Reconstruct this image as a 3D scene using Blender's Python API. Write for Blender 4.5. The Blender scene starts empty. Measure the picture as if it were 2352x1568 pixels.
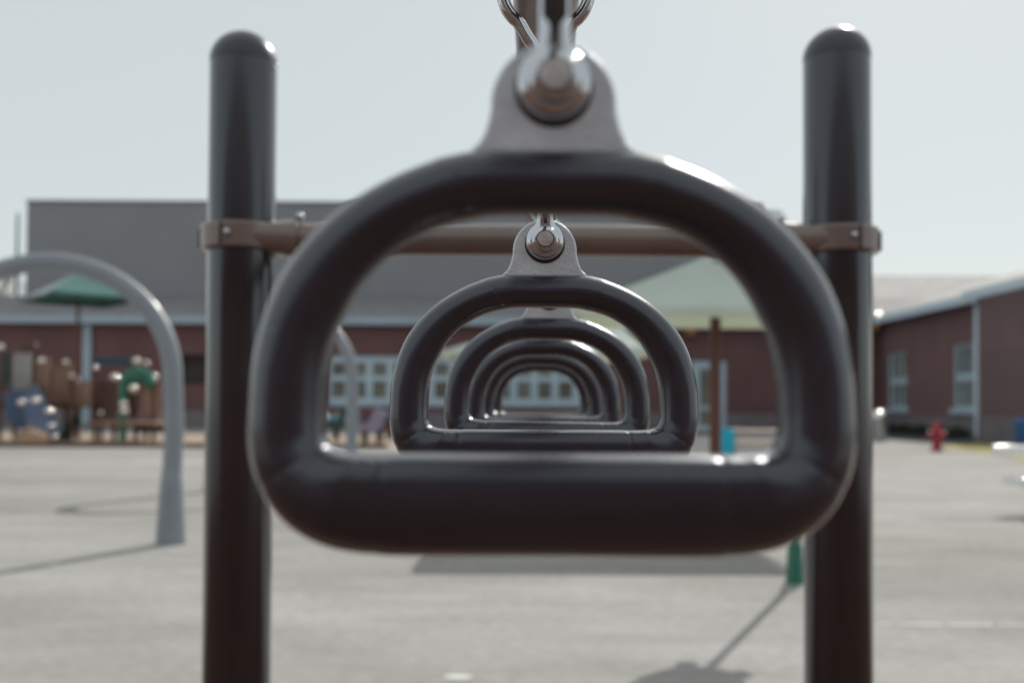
import bpy, bmesh, math, random
from mathutils import Vector, Matrix

random.seed(7)
S = bpy.context.scene
COL = S.collection
R = math.radians

# ------------------------------------------------------------------ camera
HC = 1.3
cam = bpy.data.cameras.new('camera')
cam.lens = 35; cam.sensor_width = 36; cam.sensor_fit = 'HORIZONTAL'
cam.clip_start = 0.01; cam.clip_end = 2000
cam.shift_y = 0.0374
cam.dof.use_dof = True
cam.dof.focus_distance = 0.64
cam.dof.aperture_fstop = 6.0
cam_o = bpy.data.objects.new('camera', cam)
COL.objects.link(cam_o)
cam_o.matrix_world = Matrix.Translation((0, 0, HC)) @ Matrix.Rotation(R(90 + 1.4), 4, 'X') @ Matrix.Rotation(R(0.3), 4, 'Z')
S.camera = cam_o

# ------------------------------------------------------------------ world, sun, exposure
SUN_EL, SUN_AZ = 38.0, 25.2        # azimuth measured from +Y towards +X
w = bpy.data.worlds.new('World'); S.world = w; w.use_nodes = True
nt = w.node_tree; nt.nodes.clear()
out = nt.nodes.new('ShaderNodeOutputWorld')
bg = nt.nodes.new('ShaderNodeBackground'); bg.inputs['Strength'].default_value = 0.085
sky = nt.nodes.new('ShaderNodeTexSky'); sky.sky_type = 'NISHITA'; sky.sun_disc = False
sky.sun_elevation = R(SUN_EL); sky.sun_rotation = R(SUN_AZ)
sky.air_density = 1.0; sky.dust_density = 0.7; sky.ozone_density = 1.0; sky.altitude = 100
hsv = nt.nodes.new('ShaderNodeHueSaturation'); hsv.inputs['Saturation'].default_value = 1.35
# thin high cloud veil: an even pale layer over the clear sky
veil = nt.nodes.new('ShaderNodeMix'); veil.data_type = 'RGBA'; veil.inputs['Factor'].default_value = 0.76
veil.inputs[7].default_value = (9.1, 9.5, 9.0, 1)
nt.links.new(sky.outputs[0], hsv.inputs['Color']); nt.links.new(hsv.outputs[0], veil.inputs[6]); nt.links.new(veil.outputs[2], bg.inputs['Color'])
nt.links.new(bg.outputs[0], out.inputs[0])
sl = bpy.data.lights.new('sun', 'SUN'); sl.energy = 3.4; sl.angle = R(0.53); sl.color = (1.0, 0.95, 0.88)
so = bpy.data.objects.new('sun', sl); COL.objects.link(so)
sd = Vector((math.sin(R(SUN_AZ)) * math.cos(R(SUN_EL)), math.cos(R(SUN_AZ)) * math.cos(R(SUN_EL)), math.sin(R(SUN_EL))))
so.rotation_euler = sd.to_track_quat('Z', 'Y').to_euler(); so.location = sd * 60
S.view_settings.view_transform = 'Standard'; S.view_settings.look = 'None'
S.view_settings.exposure = 0.0; S.view_settings.gamma = 1.0
S.cycles.use_denoising = True
S.cycles.max_bounces = 6
S.cycles.sample_clamp_indirect = 6

# ------------------------------------------------------------------ pixel helper (photo measured at 2352 x 1568)
MW = cam_o.matrix_world.copy(); F = 35 / 36 * 2352
def at(px, py, Y):
    d = Vector(((px - 1176) / F, (784 - py) / F + 0.0374 * 2352 / F, -1.0))
    d = (MW.to_3x3() @ d); t = Y / d.y
    return Vector((0, 0, HC)) + d * t
def gx(px, Y, py=928): return at(px, py, Y).x
def gz(py, Y, px=1176): return at(px, py, Y).z
def gnd(px, py):
    d = Vector(((px - 1176) / F, (784 - py) / F + 0.0374 * 2352 / F, -1.0)); d = MW.to_3x3() @ d
    return Vector((0, 0, HC)) + d * (-HC / d.z)

# ------------------------------------------------------------------ materials
def lnk(nt, a, b): nt.links.new(a, b)
def mat(name, col, rough=0.5, metal=0.0, var=0.12, scale=8.0, bump=0.0, bscale=60.0, coat=0.0, spec=0.5, rvar=0.1, spots=None, tint=None, crough=0.15):
    m = bpy.data.materials.new(name); m.use_nodes = True
    nt = m.node_tree; b = nt.nodes['Principled BSDF']
    b.inputs['Roughness'].default_value = rough; b.inputs['Metallic'].default_value = metal
    b.inputs['Coat Weight'].default_value = coat; b.inputs['Coat Roughness'].default_value = crough; b.inputs['Coat IOR'].default_value = 1.62
    if tint: b.inputs['Specular Tint'].default_value = (*tint, 1)
    b.inputs['Specular IOR Level'].default_value = spec
    tc = nt.nodes.new('ShaderNodeTexCoord')
    n = nt.nodes.new('ShaderNodeTexNoise'); n.inputs['Scale'].default_value = scale; n.inputs['Detail'].default_value = 6
    lnk(nt, tc.outputs['Object'], n.inputs['Vector'])
    r = nt.nodes.new('ShaderNodeValToRGB')
    r.color_ramp.elements[0].position = 0.3; r.color_ramp.elements[1].position = 0.7
    r.color_ramp.elements[0].color = (*[c * (1 - var) for c in col], 1)
    r.color_ramp.elements[1].color = (*[min(1, c * (1 + var)) for c in col], 1)
    lnk(nt, n.outputs['Fac'], r.inputs['Fac'])
    last = r.outputs['Color']
    if spots:
        thr, sc, scol, smet = spots
        n3 = nt.nodes.new('ShaderNodeTexNoise'); n3.inputs['Scale'].default_value = sc; n3.inputs['Detail'].default_value = 4
        lnk(nt, tc.outputs['Object'], n3.inputs['Vector'])
        r3 = nt.nodes.new('ShaderNodeValToRGB'); r3.color_ramp.elements[0].position = thr; r3.color_ramp.elements[1].position = thr + 0.02
        lnk(nt, n3.outputs['Fac'], r3.inputs['Fac'])
        mx = nt.nodes.new('ShaderNodeMix'); mx.data_type = 'RGBA'
        lnk(nt, r3.outputs['Color'], mx.inputs['Factor']); lnk(nt, last, mx.inputs[6]); mx.inputs[7].default_value = (*scol, 1)
        last = mx.outputs[2]
        if smet: lnk(nt, r3.outputs['Color'], b.inputs['Metallic'])
    lnk(nt, last, b.inputs['Base Color'])
    if rvar:
        mr = nt.nodes.new('ShaderNodeMapRange'); mr.inputs['To Min'].default_value = max(0.02, rough - rvar); mr.inputs['To Max'].default_value = min(1, rough + rvar)
        n4 = nt.nodes.new('ShaderNodeTexNoise'); n4.inputs['Scale'].default_value = scale * 2.7; n4.inputs['Detail'].default_value = 5
        lnk(nt, tc.outputs['Object'], n4.inputs['Vector']); lnk(nt, n4.outputs['Fac'], mr.inputs['Value']); lnk(nt, mr.outputs[0], b.inputs['Roughness'])
    if bump:
        n2 = nt.nodes.new('ShaderNodeTexNoise'); n2.inputs['Scale'].default_value = bscale; n2.inputs['Detail'].default_value = 3
        lnk(nt, tc.outputs['Object'], n2.inputs['Vector'])
        bp = nt.nodes.new('ShaderNodeBump'); bp.inputs['Strength'].default_value = bump; bp.inputs['Distance'].default_value = 0.002
        lnk(nt, n2.outputs['Fac'], bp.inputs['Height']); lnk(nt, bp.outputs[0], b.inputs['Normal'])
    return m

def brick_mat(name, c1, c2, mortar, side=False):
    m = bpy.data.materials.new(name); m.use_nodes = True
    nt = m.node_tree; b = nt.nodes['Principled BSDF']; b.inputs['Roughness'].default_value = 0.85
    tc = nt.nodes.new('ShaderNodeTexCoord'); sx = nt.nodes.new('ShaderNodeSeparateXYZ'); cx = nt.nodes.new('ShaderNodeCombineXYZ')
    lnk(nt, tc.outputs['Object'], sx.inputs[0]); lnk(nt, sx.outputs['Y' if side else 'X'], cx.inputs['X']); lnk(nt, sx.outputs['Z'], cx.inputs['Y'])
    br = nt.nodes.new('ShaderNodeTexBrick'); br.inputs['Scale'].default_value = 1.0
    br.inputs['Brick Width'].default_value = 0.22; br.inputs['Row Height'].default_value = 0.075; br.inputs['Mortar Size'].default_value = 0.008
    br.inputs['Color1'].default_value = (*c1, 1); br.inputs['Color2'].default_value = (*c2, 1); br.inputs['Mortar'].default_value = (*mortar, 1)
    lnk(nt, cx.outputs[0], br.inputs['Vector'])
    n = nt.nodes.new('ShaderNodeTexNoise'); n.inputs['Scale'].default_value = 0.5; lnk(nt, tc.outputs['Object'], n.inputs['Vector'])
    mx = nt.nodes.new('ShaderNodeMix'); mx.data_type = 'RGBA'; mx.blend_type = 'MULTIPLY'; mx.inputs['Factor'].default_value = 0.35
    lnk(nt, br.outputs['Color'], mx.inputs[6]); lnk(nt, n.outputs['Fac'], mx.inputs[7]); lnk(nt, mx.outputs[2], b.inputs['Base Color'])
    return m

def fabric(name, col, trans):
    m = bpy.data.materials.new(name); m.use_nodes = True
    nt = m.node_tree; nt.nodes.clear(); o = nt.nodes.new('ShaderNodeOutputMaterial')
    p = nt.nodes.new('ShaderNodeBsdfPrincipled'); p.inputs['Roughness'].default_value = 0.5
    tc = nt.nodes.new('ShaderNodeTexCoord'); wv = nt.nodes.new('ShaderNodeTexNoise'); wv.inputs['Scale'].default_value = 3
    lnk(nt, tc.outputs['Object'], wv.inputs['Vector'])
    r = nt.nodes.new('ShaderNodeValToRGB'); r.color_ramp.elements[0].color = (*[c * .88 for c in col], 1); r.color_ramp.elements[1].color = (*col, 1)
    lnk(nt, wv.outputs['Fac'], r.inputs['Fac']); lnk(nt, r.outputs[0], p.inputs['Base Color'])
    t = nt.nodes.new('ShaderNodeBsdfTranslucent'); t.inputs['Color'].default_value = (*trans, 1)
    mx = nt.nodes.new('ShaderNodeMixShader'); mx.inputs[0].default_value = 0.4
    lnk(nt, p.outputs[0], mx.inputs[1]); lnk(nt, t.outputs[0], mx.inputs[2]); lnk(nt, mx.outputs[0], o.inputs[0])
    return m

def ground_mat(name, a, b_, scale=0.6, speck=0.15, rough=0.9, streak=0.0):
    m = bpy.data.materials.new(name); m.use_nodes = True
    nt = m.node_tree; b = nt.nodes['Principled BSDF']; b.inputs['Roughness'].default_value = rough; b.inputs['Specular IOR Level'].default_value = 0.3
    tc = nt.nodes.new('ShaderNodeTexCoord')
    mp = nt.nodes.new('ShaderNodeMapping'); mp.inputs['Scale'].default_value = (0.35, 1.0, 1.0) if streak else (1, 1, 1)
    lnk(nt, tc.outputs['Object'], mp.inputs[0])
    n = nt.nodes.new('ShaderNodeTexNoise'); n.inputs['Scale'].default_value = scale; n.inputs['Detail'].default_value = 8; n.inputs['Roughness'].default_value = 0.6
    lnk(nt, mp.outputs[0], n.inputs['Vector'])
    r = nt.nodes.new('ShaderNodeValToRGB'); r.color_ramp.elements[0].position = 0.32; r.color_ramp.elements[1].position = 0.68
    r.color_ramp.elements[0].color = (*a, 1); r.color_ramp.elements[1].color = (*b_, 1)
    lnk(nt, n.outputs['Fac'], r.inputs['Fac'])
    n2 = nt.nodes.new('ShaderNodeTexNoise'); n2.inputs['Scale'].default_value = 90; n2.inputs['Detail'].default_value = 4
    lnk(nt, tc.outputs['Object'], n2.inputs['Vector'])
    mx = nt.nodes.new('ShaderNodeMix'); mx.data_type = 'RGBA'; mx.blend_type = 'OVERLAY'; mx.inputs['Factor'].default_value = speck
    lnk(nt, r.outputs[0], mx.inputs[6]); lnk(nt, n2.outputs['Fac'], mx.inputs[7]); lnk(nt, mx.outputs[2], b.inputs['Base Color'])
    if streak:
        mp2 = nt.nodes.new('ShaderNodeMapping'); mp2.inputs['Scale'].default_value = (0.5, 1.0, 1.0); mp2.inputs['Location'].default_value = (3.1, 0.4, 0)
        lnk(nt, tc.outputs['Object'], mp2.inputs[0])
        out_ = mx.outputs[2]
        for sc, lo, hi, det in ((0.17, 0.80, 1.0, 3), (2.2, 0.90, 1.0, 5), (22, 0.86, 1.0, 6)):
            nn = nt.nodes.new('ShaderNodeTexNoise'); nn.inputs['Scale'].default_value = sc; nn.inputs['Detail'].default_value = det; lnk(nt, mp2.outputs[0], nn.inputs['Vector'])
            rr = nt.nodes.new('ShaderNodeValToRGB'); rr.color_ramp.elements[0].position = .4; rr.color_ramp.elements[1].position = .6
            rr.color_ramp.elements[0].color = (lo, lo * .985, lo * .97, 1); rr.color_ramp.elements[1].color = (hi, hi, hi, 1); lnk(nt, nn.outputs['Fac'], rr.inputs['Fac'])
            mm = nt.nodes.new('ShaderNodeMix'); mm.data_type = 'RGBA'; mm.blend_type = 'MULTIPLY'; mm.inputs['Factor'].default_value = 1
            lnk(nt, out_, mm.inputs[6]); lnk(nt, rr.outputs[0], mm.inputs[7]); out_ = mm.outputs[2]
        lnk(nt, out_, b.inputs['Base Color'])
    bp = nt.nodes.new('ShaderNodeBump'); bp.inputs['Strength'].default_value = 0.3; bp.inputs['Distance'].default_value = 0.005
    lnk(nt, n2.outputs['Fac'], bp.inputs['Height']); lnk(nt, bp.outputs[0], b.inputs['Normal'])
    return m

M = {}
M['ring'] = mat('ring_powder_coat', (0.017, 0.012, 0.019), 0.30, 0, 0.3, 25, 0.10, 700, coat=1.0, rvar=0.12, tint=(0.55, 0.7, 1.0), crough=0.2, spots=(0.76, 260, (0.45, 0.42, 0.40), False))
M['post'] = mat('post_brown_paint', (0.013, 0.006, 0.005), 0.16, 0, 0.2, 6, 0.05, 90, coat=1.0, rvar=0.06, tint=(0.55, 0.7, 1.0))
M['cap'] = mat('post_cap_plastic', (0.013, 0.010, 0.013), 0.36, 0, 0.2, 12, 0.1, 120, coat=.7, tint=(0.55, 0.7, 1.0))
M['tan'] = mat('tan_powder_coat', (0.19, 0.135, 0.12), 0.3, 0, 0.12, 10, 0.08, 120, coat=0.7)
M['rail'] = mat('rail_brown_paint', (0.15, 0.095, 0.075), 0.38, 0, 0.15, 10, 0.08, 120, coat=0.2)
M['zinc'] = mat('galvanised_casting', (0.66, 0.70, 0.76), 0.45, 0.35, 0.12, 90, 0.22, 520, spots=(0.66, 60, (0.27, 0.24, 0.23), False))
M['chrome'] = mat('polished_steel', (0.58, 0.60, 0.64), 0.08, 1.0, 0.10, 60, 0.06, 200, rvar=0.05)
M['seam_shade'] = mat('dark_seam_and_shade', (0.03, 0.024, 0.022), 0.7, 0, 0.3, 100)  # near-black for seams and strap gaps, and for shade painted under the eye
M['bolt'] = mat('bolt_steel', (0.58, 0.54, 0.52), 0.34, 1.0, 0.15, 200, 0.2, 900)
M['concrete'] = ground_mat('playground_concrete', (0.325, 0.320, 0.312), (0.46, 0.455, 0.445), 0.55, 0.35, 0.92, streak=1)
M['asphalt'] = ground_mat('dark_asphalt', (0.075, 0.08, 0.088), (0.115, 0.12, 0.125), 0.8, 0.2)
M['mulch'] = ground_mat('wood_chip_mulch', (0.28, 0.21, 0.155), (0.46, 0.37, 0.29), 1.6, 0.6)
M['rubber'] = ground_mat('brown_rubber_surfacing', (0.075, 0.042, 0.03), (0.15, 0.09, 0.065), 2.5, 0.6)
M['turf'] = ground_mat('dry_grass', (0.30, 0.27, 0.09), (0.48, 0.42, 0.18), 1.4, 0.5)
M['paint_line'] = mat('worn_white_line', (0.62, 0.62, 0.60), 0.8, 0, 0.25, 5)
M['timber'] = mat('timber_edging', (0.15, 0.10, 0.075), 0.8, 0, 0.3, 4)
M['brick'] = brick_mat('red_brick', (0.20, 0.072, 0.075), (0.15, 0.054, 0.060), (0.24, 0.19, 0.19))
M['brick_side'] = brick_mat('red_brick_wing', (0.25, 0.115, 0.12), (0.19, 0.086, 0.094), (0.28, 0.23, 0.23), side=True)
M['band'] = mat('grey_split_block', (0.19, 0.17, 0.185), 0.9, 0, 0.15, 2)
M['siding'] = mat('grey_metal_siding', (0.24, 0.245, 0.27), 0.65, 0, 0.05, 0.3)
M['glare_tone'] = mat('pale_glare_tone', (0.72, 0.77, 0.78), 0.5, 0, 0.04, 0.4)  # pale tone with the glare over the gym corner put into it
M['roof'] = mat('grey_roof_shingle', (0.2, 0.2, 0.215), 0.85, 0, 0.12, 1.2)
M['roof2'] = mat('light_grey_roof', (0.15, 0.152, 0.155), 0.75, 0, 0.1, 1.0)
M['trim'] = mat('pale_blue_trim', (0.36, 0.45, 0.54), 0.5, 0, 0.06, 1.0)
M['wing_trim'] = mat('pale_blue_wing_trim', (0.62, 0.74, 0.84), 0.5, 0, 0.06, 1.0)
M['white'] = mat('white_frame', (0.46, 0.59, 0.68), 0.5, 0, 0.05, 1.0)
M['pane'] = mat('window_pane', (0.17, 0.165, 0.14), 0.08, 0, 0.4, 0.9, spec=0.6)
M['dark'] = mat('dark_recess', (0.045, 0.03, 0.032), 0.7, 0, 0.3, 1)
M['grey_paint'] = mat('blue_grey_paint', (0.24, 0.27, 0.31), 0.48, 0, 0.08, 3, coat=0.3)
M['green_fabric'] = fabric('green_shade_fabric', (0.76, 0.84, 0.85), (0.70, 0.76, 0.58))
M['green_roof'] = mat('green_plastic_roof', (0.010, 0.125, 0.105), 0.42, 0, 0.12, 2, coat=0.5)
M['valance'] = fabric('pale_valance', (0.82, 0.84, 0.78), (0.8, 0.82, 0.7))
M['green'] = mat('green_paint', (0.01, 0.15, 0.10), 0.35, 0, 0.15, 5, coat=0.3)
M['dgreen'] = mat('dark_green_plastic', (0.012, 0.055, 0.045), 0.4, 0, 0.2, 5)
M['blue'] = mat('blue_slide_plastic', (0.018, 0.055, 0.14), 0.3, 0, 0.12, 3, coat=0.3)
M['brown'] = mat('brown_post_paint', (0.10, 0.045, 0.03), 0.4, 0, 0.15, 3)
M['mast'] = mat('red_brown_mast', (0.125, 0.045, 0.032), 0.4, 0, 0.12, 3)
M['panel'] = mat('tan_plastic_panel', (0.26, 0.155, 0.11), 0.5, 0, 0.12, 2)
M['lpanel'] = mat('pale_grey_panel', (0.42, 0.42, 0.42), 0.5, 0, 0.1, 2)
M['ball'] = mat('polished_cap', (0.85, 0.8, 0.76), 0.14, 1.0, 0.05, 5, rvar=0.02)
M['turq'] = mat('turquoise_paint', (0.01, 0.42, 0.60), 0.4, 0, 0.1, 4)
M['plank'] = mat('beige_plank', (0.50, 0.40, 0.33), 0.6, 0, 0.12, 5)
M['pale'] = mat('pale_table_coating', (0.86, 0.87, 0.87), 0.3, 0, 0.04, 5, coat=1.0)
M['red'] = mat('hydrant_red', (0.36, 0.012, 0.03), 0.35, 0, 0.15, 6, coat=0.3)
M['bin_blue'] = mat('blue_bin_plastic', (0.02, 0.09, 0.26), 0.45, 0, 0.1, 4)
M['silver'] = mat('silver_bin_metal', (0.48, 0.49, 0.5), 0.3, 0.9, 0.1, 6)
M['rust'] = mat('copper_lamp_housing', (0.30, 0.15, 0.07), 0.5, 0.2, 0.15, 6)
M['purple'] = mat('purple_plastic', (0.26, 0.24, 0.34), 0.4, 0, 0.1, 4)
M['crimson'] = mat('crimson_plastic', (0.12, 0.03, 0.045), 0.4, 0, 0.1, 4)
M['navy'] = mat('navy_plastic', (0.01, 0.05, 0.09), 0.4, 0, 0.1, 4)
M['rock'] = mat('tan_boulder', (0.33, 0.22, 0.15), 0.9, 0, 0.3, 2, 0.5, 8)
M['bark'] = mat('bare_tree_bark', (0.22, 0.17, 0.14), 0.9, 0, 0.2, 5)
M['leaf'] = mat('dark_shrub_leaf', (0.035, 0.05, 0.03), 0.6, 0, 0.4, 3)

# ------------------------------------------------------------------ mesh helpers
def bm_new(): return bmesh.new()
def link(name, bm, m, parent=None, smooth=True, bevel=0.0, seg=2, angle=40):
    bmesh.ops.recalc_face_normals(bm, faces=bm.faces[:])
    me = bpy.data.meshes.new(name); bm.to_mesh(me); bm.free()
    o = bpy.data.objects.new(name, me); COL.objects.link(o); me.materials.append(m)
    if smooth:
        for p in me.polygons: p.use_smooth = True
        me.set_sharp_from_angle(angle=R(angle))
    if bevel:
        b = o.modifiers.new('bevel', 'BEVEL'); b.width = bevel; b.segments = seg; b.limit_method = 'ANGLE'; b.angle_limit = R(40)
    if parent: o.parent = parent
    return o
def empty(name, loc, label, cat, group=None, rz=0):
    o = bpy.data.objects.new(name, None); COL.objects.link(o); o.location = loc; o.rotation_euler = (0, 0, rz)
    o.empty_display_size = 0.1
    tag(o, label, cat, group); return o
def tag(o, label, cat, group=None):
    o['label'] = label; o['category'] = cat
    if group: o['group'] = group
    return o
def struct(o, kind='structure'): o['kind'] = kind; return o
def box(bm, x0, x1, y0, y1, z0, z1):
    v = [bm.verts.new(p) for p in ((x0,y0,z0),(x1,y0,z0),(x1,y1,z0),(x0,y1,z0),(x0,y0,z1),(x1,y0,z1),(x1,y1,z1),(x0,y1,z1))]
    for f in ((0,3,2,1),(4,5,6,7),(0,1,5,4),(1,2,6,5),(2,3,7,6),(3,0,4,7)): bm.faces.new([v[i] for i in f])
    return v
def rings_to_faces(bm, rings, closed_u=True, close_loop=False, caps=True):
    n = len(rings[0]); L = len(rings)
    for i in range(L if close_loop else L - 1):
        a, b = rings[i], rings[(i + 1) % L]
        for j in range(n): bm.faces.new((a[j], a[(j + 1) % n], b[(j + 1) % n], b[j]))
    if caps and not close_loop:
        bm.faces.new(list(reversed(rings[0]))); bm.faces.new(rings[-1])
def tube(bm, pts, rad, n=16, closed=False, flat=1.0, up=Vector((0, 1, 0))):
    pts = [Vector(p) for p in pts]; L = len(pts); rings = []
    rr = rad if isinstance(rad, (list, tuple)) else [rad] * L
    prev = None
    for i, p in enumerate(pts):
        if closed: t = (pts[(i + 1) % L] - pts[i - 1]).normalized()
        else: t = (pts[min(i + 1, L - 1)] - pts[max(i - 1, 0)]).normalized()
        u = prev if prev is not None else (up if abs(t.dot(up)) < 0.95 else Vector((1, 0, 0)))
        u = (u - t * u.dot(t)).normalized(); v = t.cross(u); prev = u
        rings.append([bm.verts.new(p + (u * math.cos(2*math.pi*k/n) * flat + v * math.sin(2*math.pi*k/n)) * rr[i]) for k in range(n)])
    rings_to_faces(bm, rings, close_loop=closed, caps=not closed)
def lathe(bm, prof, c=(0, 0, 0), axis='Z', n=32):
    c = Vector(c); rings = []
    for r, h in prof:
        row = []
        for k in range(n):
            a = 2 * math.pi * k / n; x, y = math.cos(a) * r, math.sin(a) * r
            p = {'Z': (x, y, h), 'Y': (x, h, y), 'X': (h, x, y)}[axis]
            row.append(bm.verts.new(c + Vector(p)))
        rings.append(row)
    rings_to_faces(bm, rings)
def prism(bm, poly, y0, y1):
    a = [bm.verts.new((x, y0, z)) for x, z in poly]; b = [bm.verts.new((x, y1, z)) for x, z in poly]
    bm.faces.new(a); bm.faces.new(list(reversed(b)))
    for i in range(len(poly)):
        j = (i + 1) % len(poly); bm.faces.new((a[j], a[i], b[i], b[j]))
def ball(bm, c, r, sz=1.0, n=20):
    prof = [(max(1e-4, r * math.sin(math.pi * i / 12)), -r * sz * math.cos(math.pi * i / 12)) for i in range(13)]
    lathe(bm, prof, c, 'Z', n)
def sheet(name, pts, z, m):
    bm = bm_new(); bm.faces.new([bm.verts.new((x, y, z)) for x, y in pts])
    return struct(link(name, bm, m, smooth=False))
def catmull(pts, per):
    out = []; n = len(pts)
    for i in range(n):
        p0, p1, p2, p3 = [Vector(pts[(i + k) % n]) for k in (-1, 0, 1, 2)]
        for s in range(per):
            t = s / per
            out.append(0.5 * ((2*p1) + (p2-p0)*t + (2*p0-5*p1+4*p2-p3)*t*t + (-p0+3*p1-3*p2+p3)*t**3))
    return out

# ================================================================== SETTING
def edgecurve(pxs): return [(gnd(px, py).x, gnd(px, py).y) for px, py in pxs]
sheet('ground', [(-300, -80), (300, -80), (300, 900), (-300, 900)], 0.0, M['concrete'])
# asphalt service yard in front of the school, mulch under the play equipment, dry verge
asph = [(0.3, 27.0), (gx(1790, 27), 26.8)] + edgecurve([(1900, 1020), (2005, 1008), (2120, 1012), (2230, 1022), (2352, 1036)]) + [(30, 26), (60, 26), (60, 49.9), (-3.0, 49.9), (-3.0, 40.0), (0.3, 32)]
sheet('asphalt_yard', asph, 0.004, M['asphalt'])
sheet('mulch_bed', [(-40, 28.6), (-3.6, 28.6), (-3.4, 33), (-4.5, 40.5), (-40, 40.5)], 0.008, M['mulch'])
sheet('verge', edgecurve([(2150, 1026), (2260, 1042), (2360, 1060)]) + [(17.5, 26.5), (17.5, 30.0)] + edgecurve([(2240, 1018)]), 0.012, M['turf'])
sheet('rubber_surfacing', [(-12, -15), (13, -15), (13, 3.4), (-12, 3.4)], 0.004, M['rubber'])
bm = bm_new()
box(bm, -40, -3.55, 28.35, 28.6, 0.0, 0.14)
struct(link('kerb', bm, M['timber'], bevel=0.01))
# worn painted line and small paint ghosts on the concrete
bm = bm_new()
y = gnd(2200, 1435).y
for k in range(16):
    x0 = 2.0 + k * 0.3
    a = [bm.verts.new(p) for p in ((x0, y - 0.018 * random.uniform(.5, 1), 0.004), (x0 + 0.26, y - 0.02, 0.004), (x0 + 0.27, y + 0.02, 0.004), (x0 + 0.01, y + 0.016, 0.004))]
    bm.faces.new(a)
for px, py, r in ((1050, 1555, .05), (120, 1298, .04)):
    g = gnd(px, py); bm.faces.new([bm.verts.new((g.x + r * 1.6 * math.cos(a) * random.uniform(.7, 1.1), g.y + r * math.sin(a) * random.uniform(.7, 1.1), 0.004)) for a in [i * math.pi / 6 for i in range(12)]])
struct(link('ground_marking', bm, M['paint_line'], smooth=False))

# ================================================================== SCHOOL BUILDING
DB = 50.0
b = empty('school_building', (0, DB, 0), 'long red brick school with pale blue gutter and tall grey gym block behind it', 'building')
def pb(name, bm, m, par=b, **k):
    o = link(name, bm, m, par, **k); o.matrix_parent_inverse = Matrix.Translation(-par.matrix_world.translation) if False else Matrix.Identity(4)
    for v in o.data.vertices: v.co -= par_origin(par)
    return o
ORG = {}
def par_origin(p): return ORG[p.name]
ORG[b.name] = Vector((0, DB, 0))
EAVE = gz(736, DB)
XW = gx(2015, DB)          # where the right wing starts
def wallpieces(bm, x0, x1, z0, z1, holes, y0, y1):
    xs = sorted(holes); cur = x0
    for hx0, hx1, hz0, hz1 in xs:
        box(bm, cur, hx0, y0, y1, z0, z1)
        if hz0 > z0: box(bm, hx0, hx1, y0, y1, z0, hz0)
        box(bm, hx0, hx1, y0, y1, hz1, z1)
        cur = hx1
    box(bm, cur, x1, y0, y1, z0, z1)
wx0, wx1 = gx(752, DB), gx(1370, DB)
wz0, wz1 = gz(930, DB), gz(818, DB)
dx0, dx1 = gx(1588, DB), gx(1668, DB)
dz1 = gz(826, DB)
rx0, rx1, rz1 = gx(405, DB), gx(478, DB), gz(818, DB)
XL = -46.0
bm = bm_new()
wallpieces(bm, XL, XW + 1.0, 0.9, EAVE - 0.2, [(rx0, rx1, gz(886, DB), rz1), (wx0, wx1, wz0, wz1), (dx0, dx1, .9, dz1)], DB, DB + 0.4)
pb('wall', bm, M['brick'], smooth=False)
bm = bm_new()
for a, c in ((XL, dx0), (dx1, XW + 1.0)): box(bm, a, c, DB - 0.03, DB + 0.4, 0.0, 0.897)
pb('base_course', bm, M['band'], smooth=False)
bm = bm_new(); box(bm, rx0, rx1, DB + .41, DB + .6, 1.0, rz1 + .1)
pb('dark_window', bm, M['dark'], smooth=False)
# gutter and fascia
bm = bm_new(); zt = EAVE + 0.1; zg = EAVE - 0.28
prism(bm, [(XL, zg), (XW + 1, zg), (XW + 1, zt), (XL, zt)], DB - 0.6, DB - 0.45)
box(bm, XL, XW + 1, DB - 0.448, DB - 0.002, zg + 0.02, zg + 0.08)
pb('gutter', bm, M['trim'], smooth=False)
# low roof strip
YR = DB + 6.3; ZR = gz(684, YR)
bm = bm_new()
v = [bm.verts.new(p) for p in ((XL, DB - .5, EAVE + .1), (XW + 14, DB - .5, EAVE + .1), (XW + 14, YR, ZR), (XL, YR, ZR), (XL, DB - .5, EAVE + .0), (XW + 14, DB - .5, EAVE + .0), (XW + 14, YR, ZR - .1), (XL, YR, ZR - .1))]
for f in ((0,1,2,3),(7,6,5,4),(0,4,5,1),(1,5,6,2),(2,6,7,3),(3,7,4,0)): bm.faces.new([v[i] for i in f])
pb('low_roof', bm, M['roof'], smooth=False)
# tall gym block, grey metal siding
YG = YR + 0.05; gx0 = gx(61, YG, 560); gx1 = gx(1752, YG, 475); zt = gz(470, YG)
bm = bm_new()
prism(bm, [(gx0, 0.0), (gx1, 0.0), (gx1, zt), (gx0, zt)], YG, YG + 26)
pb('gym_wall', bm, M['siding'], smooth=False)
xe = gx(1797, YG, 475); ze = gz(477, YG); bm = bm_new(); prism(bm, [(gx1 + .003, 0), (xe + 1.0, 0), (xe + 1.0, ze - 1.7), (xe, ze), (gx1 + .003, ze)], YG + .3, YG + 20); pb('gym_corner_glare', bm, M['glare_tone'], smooth=False)  # gym's right corner as a separate piece, coloured pale to stand for glare
bm = bm_new(); box(bm, gx0 - .05, gx1 + 0.03, YG - .08, YG + 0.15, zt + .003, zt + 0.12)
pb('gym_parapet', bm, M['roof'], smooth=False)
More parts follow.
